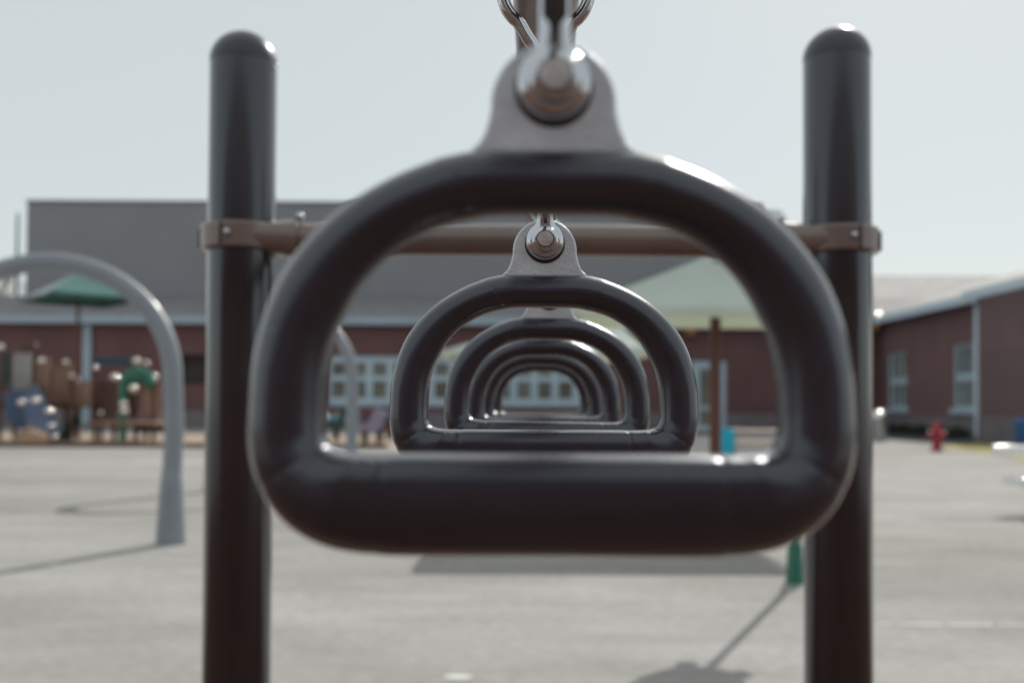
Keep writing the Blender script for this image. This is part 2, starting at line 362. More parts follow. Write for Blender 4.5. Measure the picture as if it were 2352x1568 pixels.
# higher roof at the right hand end, ridge parallel to the facade
ZH = gz(627, DB + 12)
bm = bm_new()
xa, xb = xe + 1.05, XW + 30
v = [bm.verts.new(p) for p in ((xa, YR + .05, ZR + .02), (xb, YR + .05, ZR + .02), (xb, DB + 12, ZH), (xa, DB + 12, ZH), (xb, DB + 22, ZR), (xa, DB + 22, ZR))]
bm.faces.new((v[0], v[1], v[2], v[3])); bm.faces.new((v[3], v[2], v[4], v[5])); bm.faces.new((v[0], v[3], v[5])); bm.faces.new((v[1], v[4], v[2])); bm.faces.new((v[0], v[5], v[4], v[1]))
pb('rear_roof', bm, M['roof2'], smooth=False)
# ribbon window: frame with panes; each bay a window
pitch = 50.5 / F * DB
n_b = int((wx1 - wx0) / pitch) + 1; bw = (wx1 - wx0) / n_b
zmid = gz(870, DB)
for k in range(n_b):
    x0 = wx0 + k * bw; x1 = x0 + bw
    bm = bm_new(); yb, yf = DB + 0.25, DB + 0.1
    m_ = bw * 0.17
    box(bm, x0, x0 + m_, yf, yb, wz0, wz1); box(bm, x1 - m_, x1 - .002, yf, yb, wz0, wz1)
    box(bm, x0 + m_, x1 - m_, yf, yb, wz0, wz0 + 0.34); box(bm, x0 + m_, x1 - m_, yf, yb, zmid - 0.14, zmid + 0.14); box(bm, x0 + m_, x1 - m_, yf, yb, wz1 - 0.36, wz1)
    f = pb('window', bm, M['white'], smooth=False)
    bm = bm_new()
    box(bm, x0 + m_, x1 - m_, yb - .05, yb - .02, wz0 + .34, zmid - .14); box(bm, x0 + m_, x1 - m_, yb - .05, yb - .02, zmid + .14, wz1 - .36)
    p = link('pane', bm, M['pane'], f, smooth=False)
    for vv in p.data.vertices: vv.co -= ORG[b.name]
bm = bm_new(); box(bm, wx0, wx1, DB + 0.3, DB + 0.39, wz0, wz1); pb('window_backing', bm, M['dark'], smooth=False)
bm = bm_new(); box(bm, wx0 - .1, wx1 + .1, DB - 0.09, DB + 0.098, wz0 - .1, wz0 - .002); pb('window_sill', bm, M['trim'], smooth=False)
# entrance door
bm = bm_new(); fw = 0.42
box(bm, dx0, dx0 + fw, DB + .05, DB + .2, 0, dz1); box(bm, dx1 - fw, dx1, DB + .05, DB + .2, 0, dz1)
box(bm, dx0 + fw, dx1 - fw, DB + .05, DB + .2, dz1 - .4, dz1); box(bm, dx0 + fw, dx1 - fw, DB + .05, DB + .2, 1.05, 1.25); box(bm, dx0 + fw, dx1 - fw, DB + .05, DB + .2, 0.0, .3)
dr = pb('door', bm, M['white'], smooth=False)
bm = bm_new(); box(bm, dx0 + fw, dx1 - fw, DB + .1, DB + .13, .3, 1.05); box(bm, dx0 + fw, dx1 - fw, DB + .1, DB + .13, 1.25, dz1 - .4)
p = link('pane', bm, M['pane'], dr, smooth=False)
for vv in p.data.vertices: vv.co -= ORG[b.name]
bm = bm_new(); box(bm, dx1 - fw + .05, dx1 - fw + .1, DB - .03, DB + .047, .9, 1.35)
p = link('door_handle', bm, M['bolt'], dr, bevel=.01)
for vv in p.data.vertices: vv.co -= ORG[b.name]
# downspout
def spout(x, y0, top, par, nm='downspout', wdt=.2):
    bm = bm_new(); box(bm, x - wdt, x + wdt, y0 - .16, y0 - .035, 0.15, top)
    for z in (1.2, 2.6, 4.0): box(bm, x - wdt - .05, x + wdt + .05, y0 - .165, y0 - .032, z, z + .07)
    return pb(nm, bm, M['trim'], par, smooth=False)
spout(gx(200, DB), DB, zg, b)
# flood light over the door
def flood(loc, label):
    o = empty('flood_light', loc, label, 'lamp')
    bm = bm_new(); lathe(bm, [(.02, -.45), (.28, -.42), (.32, 0.0), (.30, .14), (.02, .2)], (0, -.34, .2), 'Z', 20)
    link('lamp_housing', bm, M['rust'], o)
    bm = bm_new(); ball(bm, (0, -.34, .44), .34, .5); link('lamp_hood', bm, M['ball'], o)
    bm = bm_new(); box(bm, -.04, .04, -.12, .0, .1, .25); link('bracket', bm, M['rust'], o, smooth=False)
    return o
p = at(1584, 752, DB); flood((p.x, DB, p.z - .2), 'small copper wall lamp with bright hood above and left of the entrance door')

# ------------------------------------------------------------------ right wing
YW = 38.0; X1 = XW
wng = empty('classroom_wing', (X1, YW, 0), 'brick classroom wing at the right with narrow tall windows and light grey roof', 'building')
ORG[wng.name] = Vector((X1, YW, 0))
wA = (gx(2040, 1), gx(2084, 1)); YA = (X1 / wA[1], X1 / wA[0]); wB = (gx(2190, 1), gx(2246, 1)); YBw = (X1 / wB[1], X1 / wB[0])
z0w, z1w = gz(932, 45), 1.3 + 2.55
E2 = EAVE - .05
bm = bm_new()
cur = YW
for y0, y1 in (YBw, YA):
    box(bm, X1, X1 + .4, cur, y0, .9, E2); box(bm, X1, X1 + .4, y0, y1, .9, z0w); box(bm, X1, X1 + .4, y0, y1, z1w, E2); cur = y1
box(bm, X1, X1 + .4, cur, DB - .7, .9, E2)
pb('wall', bm, M['brick_side'], wng, smooth=False)
X2 = X1 - .55
bm = bm_new(); box(bm, X2, X2 + .9, 18, YW - .01, .9, E2); pb('near_wall', bm, M['brick'], wng, smooth=False)
bm = bm_new(); box(bm, X1 - .04, X1 + .4, YW + .02, DB - .7, 0, .897); box(bm, X2 - .04, X2 + .9, 18, YW - .01, 0, .897); pb('base_course', bm, M['band'], wng, smooth=False)
for y0, y1 in (YBw, YA):
    bm = bm_new(); h = z1w - z0w; zm = z0w + h * .48; t = .16
    xx0, xx1 = X1 + .06, X1 + .2
    box(bm, xx0, xx1, y0, y0 + t, z0w, z1w); box(bm, xx0, xx1, y1 - t, y1, z0w, z1w)
    box(bm, xx0, xx1, y0 + t, y1 - t, z0w, z0w + .1); box(bm, xx0, xx1, y0 + t, y1 - t, zm - .17, zm + .17); box(bm, xx0, xx1, y0 + t, y1 - t, z1w - .1, z1w)
    for q in (.33, .66):
        yy = y0 + (y1 - y0) * q; box(bm, xx0 + .02, xx1, yy - .05, yy + .05, z0w + .1, zm - .17); box(bm, xx0 + .02, xx1, yy - .05, yy + .05, zm + .17, z1w - .1)
    f = pb('window', bm, M['white'], wng, smooth=False)
    bm = bm_new(); box(bm, X1 + .14, X1 + .17, y0 + t, y1 - t, z0w + .1, zm - .17); box(bm, X1 + .14, X1 + .17, y0 + t, y1 - t, zm + .17, z1w - .1)
    p = link('pane', bm, M['pane'], f, smooth=False)
    bm = bm_new(); box(bm, X1 - .12, X1 + .056, y0 - .15, y1 + .15, z0w - .22, z0w - .003)
    s_ = link('sill', bm, M['white'], f, smooth=False)
    for q in (p, s_):
        for vv in q.data.vertices: vv.co -= ORG[wng.name]
bm = bm_new(); box(bm, X1 - .62, X1 - .45, YW + .02, DB - .62, E2 - .12, E2 + .22); box(bm, X2 - .62, X2 - .45, 18, YW - .01, E2 - .12, E2 + .22)
box(bm, X1 - .447, X1 - .002, YW + .02, DB - .62, E2 - .02, E2 + .04); pb('gutter', bm, M['wing_trim'], wng, smooth=False)
bm = bm_new(); XRG = X1 + 9.5; ZRG = E2 + 3.3
v = [bm.verts.new(p) for p in ((X2 - .45, 18, E2 + .2), (X1 - .45, YW, E2 + .2), (X1 - .45, DB + 8, E2 + .2), (XRG, DB + 8, ZRG), (XRG, 18, ZRG), (XRG + 9, 18, E2), (XRG + 9, DB + 8, E2))]
bm.faces.new((v[0], v[1], v[2], v[3], v[4])); bm.faces.new((v[4], v[3], v[6], v[5])); bm.faces.new((v[0], v[4], v[5])); bm.faces.new((v[2], v[6], v[3]))
pb('roof', bm, M['roof2'], wng, smooth=False)
bm = bm_new(); box(bm, X1 - .3, X1 - .045, YW + .3, YW + .85, .1, E2 - .12); pb('downspout', bm, M['wing_trim'], wng, smooth=False)
p = at(2026, 735, 36); flood((p.x, 49.3, gz(742, 49)), 'wall lamp with bright hood under the eave where both brick buildings meet')
bpy.data.objects['flood_light.001'].location.x = XW - .35

# unseen hall added behind the camera to darken reflections in paint and steel
hal = empty('unseen_hall', (2, -16, 0), 'unseen dark brick hall added behind the ring ladder for its reflections', 'building')
ORG[hal.name] = Vector((2, -16, 0))
bm = bm_new(); box(bm, -26, 26, -26, -16, 0, 4.6); pb('wall', bm, M['brick'], hal, smooth=False)
bm = bm_new(); prism(bm, [(-26.8, 4.603), (26.8, 4.603), (26.8, 4.9), (20, 7.6), (-20, 7.6), (-26.8, 4.9)], -26.8, -15.2); pb('roof', bm, M['roof'], hal, smooth=False)
for k in range(8):
    x = -23 + k * 6.4
    bm = bm_new(); box(bm, x, x + 3, -16.0 + .003, -15.93, 1.0, 3.4)
    f = pb('window', bm, M['pane'], hal, smooth=False)
# far light pole and bare tree left of the gym
p0 = at(41, 490, 66)
pl = empty('light_pole', (p0.x, 66, 0), 'thin dark pole rising beside the left edge of the grey gym block', 'pole')
bm = bm_new(); tube(bm, [(0, 0, 0), (0, 0, p0.z * .5), (0, 0, p0.z)], [.14, .12, .08], 10); link('pole', bm, M['navy'], pl)
bm = bm_new(); lathe(bm, [(.25, 0), (.25, .3), (.15, .5)], (0, 0, 0), 'Z', 12); link('base', bm, M['band'], pl)
def bare_tree(loc, h):
    rnd = random.Random(3)
    o = empty('bare_tree', loc, 'leafless tree showing behind the grey arch at the far left edge', 'tree')
    bm = bm_new(); tube(bm, [(0, 0, 0), (.1, 0, h * .25), (0, .1, h * .5)], [.35, .28, .2], 10); link('trunk', bm, M['bark'], o)
    bm = bm_new()
    def br(p, d, l, r, lev):
        q = p + d * l * .5 + Vector((rnd.uniform(-.1, .1), rnd.uniform(-.1, .1), .05)) * l; e = p + d * l
        tube(bm, [p, q, e], [r, r * .75, r * .5], 5)
        if lev:
            for _ in range(4):
                nd = (d + Vector((rnd.uniform(-.9, .9), rnd.uniform(-.9, .9), rnd.uniform(-.1, .6)))).normalized()
                br(p + d * l * rnd.uniform(.4, 1), nd, l * .62, r * .5, lev - 1)
    for k in range(7):
        a = k * .9; br(Vector((0, 0, h * rnd.uniform(.3, .5))), Vector((math.cos(a) * .6, math.sin(a) * .6, .8)).normalized(), h * .28, .12, 3)
    link('crown', bm, M['bark'], o)
tp = at(-25, 560, 78); bare_tree((tp.x, 78, 0), tp.z + .8)

# ================================================================== PLAYGROUND, MIDDLE DISTANCE
def canopy(name, cx, cy, rim, peak, hx, hy, label, px=None, py=None, rot=0, val=.13, mtop='green_fabric', group='shade canopies in the playground', ridge=.12):
    px = cx if px is None else px; py = cy if py is None else py
    o = empty(name, (px, py, 0), label, 'canopy', group, rot)
    dx, dy = cx - px, cy - py
    cs = [Vector((dx - hx, dy - hy, rim)), Vector((dx + hx, dy - hy, rim)), Vector((dx + hx, dy + hy, rim)), Vector((dx - hx, dy + hy, rim))]
    tp = [Vector((-ridge, 0, peak)), Vector((ridge, 0, peak))]
    bm = bm_new()
    def face(a, b, c, d, sag):
        # fabric face a,b on the rim, c,d at the peak, sagging slightly
        N = 8; g = []
        for i in range(N + 1):
            t = i / N; row = []
            for j in range(N + 1):
                s = j / N
                q = (a.lerp(b, s)).lerp(d.lerp(c, s), t)
                q = q + Vector((0, 0, -sag * math.sin(math.pi * t) * (0.4 + .6 * math.sin(math.pi * s))))
                row.append(bm.verts.new(q))
            g.append(row)
        for i in range(N):
            for j in range(N): bm.faces.new((g[i][j], g[i][j+1], g[i+1][j+1], g[i+1][j]))
    face(cs[0], cs[1], tp[1], tp[0], .05); face(cs[1], cs[2], tp[1] , tp[1], .05); face(cs[2], cs[3], tp[0], tp[1], .05); face(cs[3], cs[0], tp[0], tp[0], .05)
    bmesh.ops.remove_doubles(bm, verts=bm.verts[:], dist=.001)
    f = link('canopy', bm, M[mtop], o, angle=20)
    sdf = f.modifiers.new('thickness', 'SOLIDIFY'); sdf.thickness = .012
    bm = bm_new()
    for i in range(4):
        a, c = cs[i], cs[(i + 1) % 4]; out_ = (a + c) / 2 - Vector((dx, dy, rim)); out_.z = 0; out_.normalize(); out_ *= .012
        v = [bm.verts.new(q) for q in (a + out_ - Vector((0,0,val)), c + out_ - Vector((0,0,val)), c + out_, a + out_, a + out_ * 2 - Vector((0,0,val)), c + out_ * 2 - Vector((0,0,val)), c + out_ * 2, a + out_ * 2)]
        for q in ((0,3,2,1),(4,5,6,7),(0,1,5,4),(1,2,6,5),(2,3,7,6),(3,0,4,7)): bm.faces.new([v[k] for k in q])
    link('valance', bm, M['valance'] if mtop == 'green_fabric' else M['dgreen'], o, smooth=False)
    bm = bm_new(); tube(bm, [(0, 0, 0), (0, 0, peak - .04)], [.065, .06], 16)
    lathe(bm, [(.2, .0), (.2, .03), (.1, .05)], (0, 0, 0), 'Z', 16)
    link('mast', bm, M['mast'], o)
    bm = bm_new()
    for c in cs: tube(bm, [(0, 0, peak - .1), c * .995 + Vector((0, 0, -.03))], .022, 8)
    link('rib', bm, M['mast'], o)
    return o
yf = 10.3; rimz = gz(712, yf, 1600)
xl, xr = gx(1285, yf), gx(1930, yf)
pk = at(1655, 591, 11.05)
canopy('shade_canopy', (xl + xr) / 2, yf + .75, rimz, pk.z, (xr - xl) / 2, .75, 'pale green fabric canopy on a red brown mast, largest and nearest of the canopies', px=gx(1643, 11.05), py=11.05, val=.075)
D3 = 19.5; rz = gz(806, D3)
canopy('shade_canopy', gx(1245, D3 + 1.6), D3 + 1.6, rz, gz(708, D3 + 1.6), 2.05, 1.6, 'pale green canopy seen through the gap between the second and third rings', px=gx(1372, D3 + 1.6), py=D3 + 1.6, val=.08)
DL = 37.0; ppk = at(181, 624, DL)
canopy('shade_canopy', ppk.x, DL, gz(686, DL, 181), ppk.z, 1.55, 1.55, 'dark green pyramid canopy above the play structure, under the grey arch', rot=R(42), val=.14, mtop='green_roof', ridge=.01)

# grey arches
def arch(px_leg, py_base, D, half, hgt, label, rad=.088):
    x = gx(px_leg, D, 1100)
    o = empty('swing_arch', (x, D, 0), label, 'arch', 'grey steel arches')
    pts = []; k = 30; zs = hgt - half * .92
    pts += [(0.0, 0, 0.0), (0, 0, .25), (0, 0, .55), (.02, 0, zs * .7)]
    for i in range(k + 1):
        a = math.pi * i / k; pts.append((-half + half * math.cos(a) + .03 * math.sin(a), 0, zs + (hgt - zs) * math.sin(a)))
    pts += [(-2 * half - .02, 0, zs * .7), (-2 * half, 0, .55), (-2 * half, 0, .25), (-2 * half, 0, 0)]
    bm = bm_new(); tube(bm, pts, rad, 24); link('arch_tube', bm, M['grey_paint'], o, angle=60)
    for s in (0, -2 * half):
        bm = bm_new(); lathe(bm, [(rad * 1.55, 0), (rad * 1.42, .2), (rad * 1.2, .5), (rad * 1.04, .66), (rad * 1.0, .67)], (s, 0, 0), 'Z', 24); link('foot_sleeve', bm, M['grey_paint'], o)
    return o
DA = gnd(392, 1248).y
arch(394, 1250, DA, 1.2, gz(602, DA, 120) - .0, 'large blue grey steel arch standing on the concrete left of the black post')
arch(806, 1100, 14.7, 1.02, 2.62, 'smaller blue grey arch whose leg shows inside the left edge of the nearest ring')

# ball game post
gp = gnd(1826, 1338)
o = empty('funnel_ball_post', (gp.x + .0, gp.y, 0), 'green pole with round funnel head just behind the right dark post', 'play equipment')
bm = bm_new(); tube(bm, [(0, 0, 0), (.01, 0, 1), (.02, 0, 2.24)], [.032, .026, .026], 16); lathe(bm, [(.07, 0), (.065, .05), (.055, .26), (.03, .34), (.029, .36)], (0, 0, 0), 'Z', 20)
link('pole', bm, M['green'], o)
bm = bm_new(); lathe(bm, [(.07, 2.17), (.2, 2.2), (.26, 2.32), (.28, 2.47), (.285, 2.49), (.265, 2.49), (.14, 2.26), (.02, 2.24)], (0.02, 0, 0), 'Z', 32); link('funnel', bm, M['green'], o)
for k in range(3):
    a = R(-10 + 120 * k); bm = bm_new(); d = Vector((math.cos(a), math.sin(a), 0))
    tube(bm, [Vector((.02, 0, 2.24)) + d * .08, Vector((.02, 0, 2.18)) + d * .14, Vector((.02, 0, 2.11)) + d * .19], .05, 14); link('chute', bm, M['green'], o)

# picnic tables
def picnic(loc, rz, L, leg_m, top_m, label):
    o = empty('picnic_table', loc, label, 'table', rz=rz)
    bm = bm_new()
    for k in range(4): box(bm, -L/2, L/2, -.36 + k * .185, -.36 + k * .185 + .165, .69, .755)
    link('tabletop', bm, M[top_m], o, bevel=.008)
    for s in (-1, 1):
        bm = bm_new()
        for k in range(2): box(bm, -L/2, L/2, s * .72 - .13 + k * .135, s * .72 - .13 + k * .135 + .125, .39, .46)
        link('bench_seat', bm, M[top_m], o, bevel=.006)
    for s in (-1, 1):
        bm = bm_new(); x = s * (L / 2 - .25)
        tube(bm, [(x, -.62, 0), (x, -.3, .71)], .03, 10); tube(bm, [(x, .62, 0), (x, .3, .71)], .03, 10); tube(bm, [(x, -.82, .4), (x, .82, .4)], .026, 10)
        link('leg', bm, M[leg_m], o)
    return o
x0 = at(2284, 1035, 12.4).x
o = empty('park_bench', (x0 + .95, 12.4, 0), 'pale sunlit park bench standing on the concrete at the right edge', 'bench')
bm = bm_new(); box(bm, -.95, .95, .0, .09, .68, .82); link('backrest', bm, M['pale'], o, bevel=.02, seg=3)
bm = bm_new(); box(bm, -.92, .95, -.62, -.12, .35, .46); link('seat', bm, M['pale'], o, bevel=.02, seg=3)
for s_ in (-.75, 1):
    bm = bm_new(); tube(bm, [(s_ * .6, -.5, 0), (s_ * .6, -.45, .38)], .018, 10); tube(bm, [(s_ * .6, .1, 0), (s_ * .6, .03, .4), (s_ * .6, .04, .7)], .028, 10); tube(bm, [(s_ * .6, -.45, .36), (s_ * .6, .03, .36)], .028, 10)
    link('leg', bm, M['plank'], o)
t2 = at(1672, 985, 22)
o = picnic((t2.x + .95, 22.4, 0), R(-8), 2.0, 'brown', 'plank', 'beige plank picnic table with a turquoise end panel, inside the nearest ring')
bm = bm_new(); box(bm, -1.06, -.78, -1.0, -.93, 0, .80); box(bm, -1.06, -.78, -1.08, -.85, .0, .06); box(bm, -1.0, -.84, -.93, -.3, .3, .36); q = link('end_panel', bm, M['turq'], o, bevel=.02); q['label'] = 'turquoise end panel'
bm = q.data
# hydrant
hp = gnd(2152, 1035)
o = empty('fire_hydrant', (hp.x, hp.y, 0), 'red fire hydrant on the far edge of the concrete by the dry grass', 'hydrant')
bm = bm_new(); lathe(bm, [(.19, 0), (.19, .05), (.13, .07), (.12, .55), (.155, .57), (.155, .62), (.14, .64), (.12, .74), (.07, .82), (.03, .84), (.03, .9)], (0, 0, 0), 'Z', 24); link('barrel', bm, M['red'], o)
for s in (-1, 1):
    bm = bm_new(); lathe(bm, [(.06, s * .1), (.06, s * .17), (.085, s * .18), (.085, s * .24), (.03, s * .27)], (0, 0, .48), 'X', 16); link('nozzle_cap', bm, M['red'], o)
bm = bm_new(); lathe(bm, [(.075, -.1), (.075, -.18), (.1, -.19), (.1, -.26), (.03, -.29)], (0, 0, .40), 'Y', 16); link('pumper_cap', bm, M['red'], o)
# bins
def bin_(loc, m, h, r, label, lidm):
    o = empty('litter_bin', loc, label, 'bin')
    bm = bm_new(); lathe(bm, [(r * .85, 0), (r * .88, .05), (r, h * .75), (r, h * .78)], (0, 0, 0), 'Z', 24); link('body', bm, M[m], o)
    bm = bm_new(); lathe(bm, [(r * 1.04, h * .785), (r * 1.04, h * .82), (r * .9, h * .92), (r * .45, h * .99), (.02, h)], (0, 0, 0), 'Z', 24); link('lid', bm, M[lidm], o)
    bm = bm_new(); tube(bm, [(r * .3 * math.cos(a), 0, h + .05 * math.sin(a)) for a in [math.pi * i / 8 for i in range(9)]], .012, 6); link('handle', bm, M['dark'], o)
g = gnd(2020, 1012); bin_((g.x, g.y, 0), 'silver', 1.15, .32, 'silver litter bin with shiny domed lid right of the tall dark post', 'ball')
g = gnd(2352, 1030); bin_((g.x + .05, g.y, 0), 'bin_blue', .98, .33, 'blue bin at the right edge behind the pale picnic table', 'bin_blue')

# ------------------------------------------------------------------ play structure
DP = 33.0
def P(px, py, D=DP): return at(px, py, D)
ox = P(200, 1018).x
ps = empty('play_structure', (ox, DP, 0), 'brown and tan play structure with blue slide and green climber on wood chips', 'play structure')
O = Vector((ox, DP, 0))
def loc(px, py, dy=0): p = at(px, py, DP + dy); return Vector((p.x - ox, dy, p.z))
def panel(px0, py0, px1, py1, m, dy=0, nm='panel', th=.06, slots=0):
    a = loc(px0, py1, dy); c = loc(px1, py0, dy); bm = bm_new()
    if slots:
        wd = (c.x - a.x) / (slots * 1.0)
        for k in range(slots): box(bm, a.x + k * wd, a.x + k * wd + wd * .72, dy - th, dy + th, a.z + .05, c.z - .05)
        box(bm, a.x, c.x, dy - th * 1.2, dy + th * 1.2, a.z, a.z + .048); box(bm, a.x, c.x, dy - th * 1.2, dy + th * 1.2, c.z - .048, c.z)
    else: box(bm, a.x, c.x, dy - th, dy + th, a.z, c.z)
    return link(nm, bm, M[m], ps, bevel=.02)
def ppost(px, pytop, dy=0, m='brown', r=.07, cap=True, gr=.11):
    a = loc(px, pytop, dy); bm = bm_new(); tube(bm, [(a.x, dy, 0), (a.x, dy, a.z)], r, 14)
    pst = link('post', bm, M[m], ps)
    if cap:
        bm = bm_new(); ball(bm, (a.x, dy, a.z + gr * .3), gr, .9, 16); link('cap', bm, M['ball'], pst)
for px, py, dy, cp, gr in ((2, 800, 0, 1, .13), (36, 828, .6, 1, .08), (80, 794, 1.5, 1, .10), (98, 832, 0, 1, .14), (152, 834, 1.2, 1, .11), (165, 866, -.3, 1, .08), (180, 876, .9, 1, .08), (220, 846, .3, 1, .10),
                       (264, 870, 0, 1, .15), (314, 832, 1, 1, .14), (336, 836, 1.6, 1, .1), (354, 870, .2, 1, .15), (232, 950, -.4, 1, .09)):
    ppost(px, py, dy, 'brown', .07, cp, gr)
panel(0, 808, 22, 886, 'dgreen', .7)
panel(32, 812, 74, 892, 'lpanel', .4, slots=5)
panel(48, 784, 80, 810, 'brown', 1.2)
panel(86, 822, 114, 918, 'panel', 0)
panel(120, 836, 168, 922, 'panel', .3, slots=6)
panel(176, 874, 212, 934, 'panel', -.1, slots=3)
panel(216, 876, 270, 962, 'brown', .6, slots=5)
panel(288, 886, 320, 960, 'brown', .9, slots=4)
panel(326, 884, 370, 958, 'panel', .2, slots=4)
panel(216, 820, 300, 838, 'navy', 1.3, nm='crossbeam')
def deck(px0, px1, py, dy0, dy1, m='brown', th=.14):
    a = loc(px0, py); c = loc(px1, py); bm = bm_new(); box(bm, a.x, c.x, dy0, dy1, a.z - th, a.z); link('deck', bm, M[m], ps, bevel=.01)
deck(218, 372, 966, -.6, 1.4, 'panel'); deck(0, 215, 925, .0, 1.6, 'brown')
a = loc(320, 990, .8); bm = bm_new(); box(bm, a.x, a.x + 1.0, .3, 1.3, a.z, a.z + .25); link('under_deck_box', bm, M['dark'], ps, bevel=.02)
# slide: curved blue trough with side rails coming towards the camera
top = loc(48, 902, -.1); bot = loc(108, 1006, -2.4)
bm = bm_new(); N = 16; rows = []
for i in range(N + 1):
    t = i / N; c = Vector((top.x + (bot.x - top.x) * t, -.1 - 2.3 * t, 0)); s = t * t * (3 - 2 * t); c.z = 1.62 * (1 - s) + .28 * s + .05
    wd = .42; row = []
    for q in (-1, -.95, -.85, -.4, 0, .4, .85, .95, 1): row.append(bm.verts.new(c + Vector((q * wd, 0, (.26 if abs(q) > .9 else (.03 if abs(q) < .8 else .06))))))
    rows.append(row)
for i in range(N):
    for j in range(8): bm.faces.new((rows[i][j], rows[i][j+1], rows[i+1][j+1], rows[i+1][j]))
sld = link('slide', bm, M['blue'], ps, angle=50); q = sld.modifiers.new('t', 'SOLIDIFY'); q.thickness = .05
for px, py in ((50, 924), (82, 920), (113, 944), (120, 978), (124, 1002)):  # polished balls added to make the sun glints along the slide edge
    a = at(px, py, DP - 2.3); bm = bm_new(); ball(bm, (a.x - ox, -2.3, a.z), .13, .8, 14); link('glint_ball', bm, M['ball'], sld)
bm = bm_new(); poly = [loc(*q, -.5) for q in ((20, 902), (62, 905), (98, 932), (120, 982), (132, 1016), (86, 1018), (62, 985), (28, 962))]
prism(bm, [(q.x, q.z) for q in reversed(poly)], -.9, -.45); link('slide_side', bm, M['blue'], sld, bevel=.04)
# green climber: bent tubes with handholds
bm = bm_new(); a = loc(282, 1014, -.3); c = loc(282, 880, -.3); e = loc(316, 848, -.2); g = loc(350, 880, -.3)
tube(bm, [a, c, loc(290, 860, -.3), e, loc(342, 858, -.3), g], .12, 12)
tube(bm, [loc(284, 885, .1), loc(305, 872, .1), loc(330, 868, .1), loc(352, 885, .1)], .16, 12)
cl = link('climber', bm, M['green'], ps)
for px, py, r in ((306, 892, .13), (284, 928, .12), (286, 944, .13)):
    a = loc(px, py, -.35); bm = bm_new(); ball(bm, a, r * 1.25, .9, 14); link('handhold', bm, M['ball'], cl)
bm = bm_new(); a = loc(150, 1000, .4); c = loc(166, 975, .4); tube(bm, [loc(138, 1016, .2), a, c, loc(176, 968, .6)], .2, 12); link('tunnel_tube', bm, M['dgreen'], ps)
bm = bm_new(); bmesh.ops.create_icosphere(bm, subdivisions=3, radius=.5)
for v in bm.verts: v.co = Vector((v.co.x * 1.1, v.co.y * .7, max(v.co.z, -.2) * .75)) * (1 + .12 * math.sin(v.co.x * 9) * math.cos(v.co.z * 7 + v.co.y * 5))
q = link('boulder', bm, M['rock']); a = gnd(52, 1022); q.location = (a.x, a.y + .6, 0.1); tag(q, 'tan climbing boulder on the wood chips below the blue slide', 'boulder')

# spring riders, seen through the nearest ring
def rider(px, D, m1, m2, label, sc=1.0, rz=0):
    x = gx(px, D, 960); o = empty('spring_rider', (x, D, 0), label, 'spring rider', 'spring riders on the wood chips', rz)
    bm = bm_new(); tube(bm, [(.12 * math.cos(t * .7), .12 * math.sin(t * .7), .04 + t * .0075 * sc) for t in range(60)], .02, 8); link('spring', bm, M['dark'], o)
    bm = bm_new(); prism(bm, [(-.55, .52), (-.4, .45), (.35, .45), (.55, .6), (.62, .95), (.5, 1.15), (.3, 1.12), (.22, .85), (0, .72), (-.3, .75), (-.45, .95), (-.6, .9)], -.14, .14); link('body', bm, M[m1], o, bevel=.03)
    bm = bm_new(); box(bm, -.3, .1, -.2, .2, .76, .82); link('seat', bm, M[m2], o, bevel=.02)
    bm = bm_new(); tube(bm, [(.3, -.3, .98), (.3, .3, .98)], .03, 8); link('handlebar', bm, M['ball'], o)
rider(838, 30.5, 'purple', 'navy', 'purple spring rider on the wood chips beside the small arch leg', 1.0, R(20))
rider(872, 32.0, 'crimson', 'navy', 'dark crimson spring rider to the right of the purple one', 1.0, R(200))
rider(772, 33.5, 'dgreen', 'turq', 'dark green spring rider left of the small arch leg', 1.0, R(-30))
rider(896, 34.5, 'navy', 'plank', 'navy spring rider farthest to the right beside the crimson one', 1.0, R(90))

# low dark shrubs at the foot of the wing
def shrub(x, y, r, label):
    rnd = random.Random(int(x * 100 + y)); o = empty('low_shrub', (x, y, 0), label, 'shrub', 'low shrubs along the classroom wing')
    bm = bm_new()
    for _ in range(520):
        a = rnd.uniform(0, 6.28); ph = rnd.uniform(0, 1.5); rr = r * rnd.uniform(.55, 1)
        p = Vector((rr * math.cos(a) * math.cos(ph), rr * 1.2 * math.sin(a) * math.cos(ph), .08 + rr * .75 * math.sin(ph)))
        d = Vector((rnd.gauss(0, 1), rnd.gauss(0, 1), rnd.gauss(0, 1))).normalized() * .07; e = d.cross(Vector((rnd.gauss(0, 1), rnd.gauss(0, 1), rnd.gauss(0, 1)))).normalized() * .045
        bm.faces.new([bm.verts.new(p + q) for q in (d, e, -d, -e)])
    link('foliage', bm, M['leaf'], o, smooth=False)
    bm = bm_new()
    for k in range(6): tube(bm, [(0, 0, 0), (r * .6 * math.cos(k), r * .6 * math.sin(k), r * .5)], [.025, .01], 5)
    link('stems', bm, M['bark'], o)
desc = ['nearest the downspout of the brick wing', 'second from the wing downspout', 'under the wall between the two wing windows', 'just before the far wing window', 'under the far wing window', 'farthest along the wing wall beside the door wall']
for k in range(6): shrub(XW - .75, 39.4 + k * 1.75, .55, 'low dark shrub ' + desc[k])

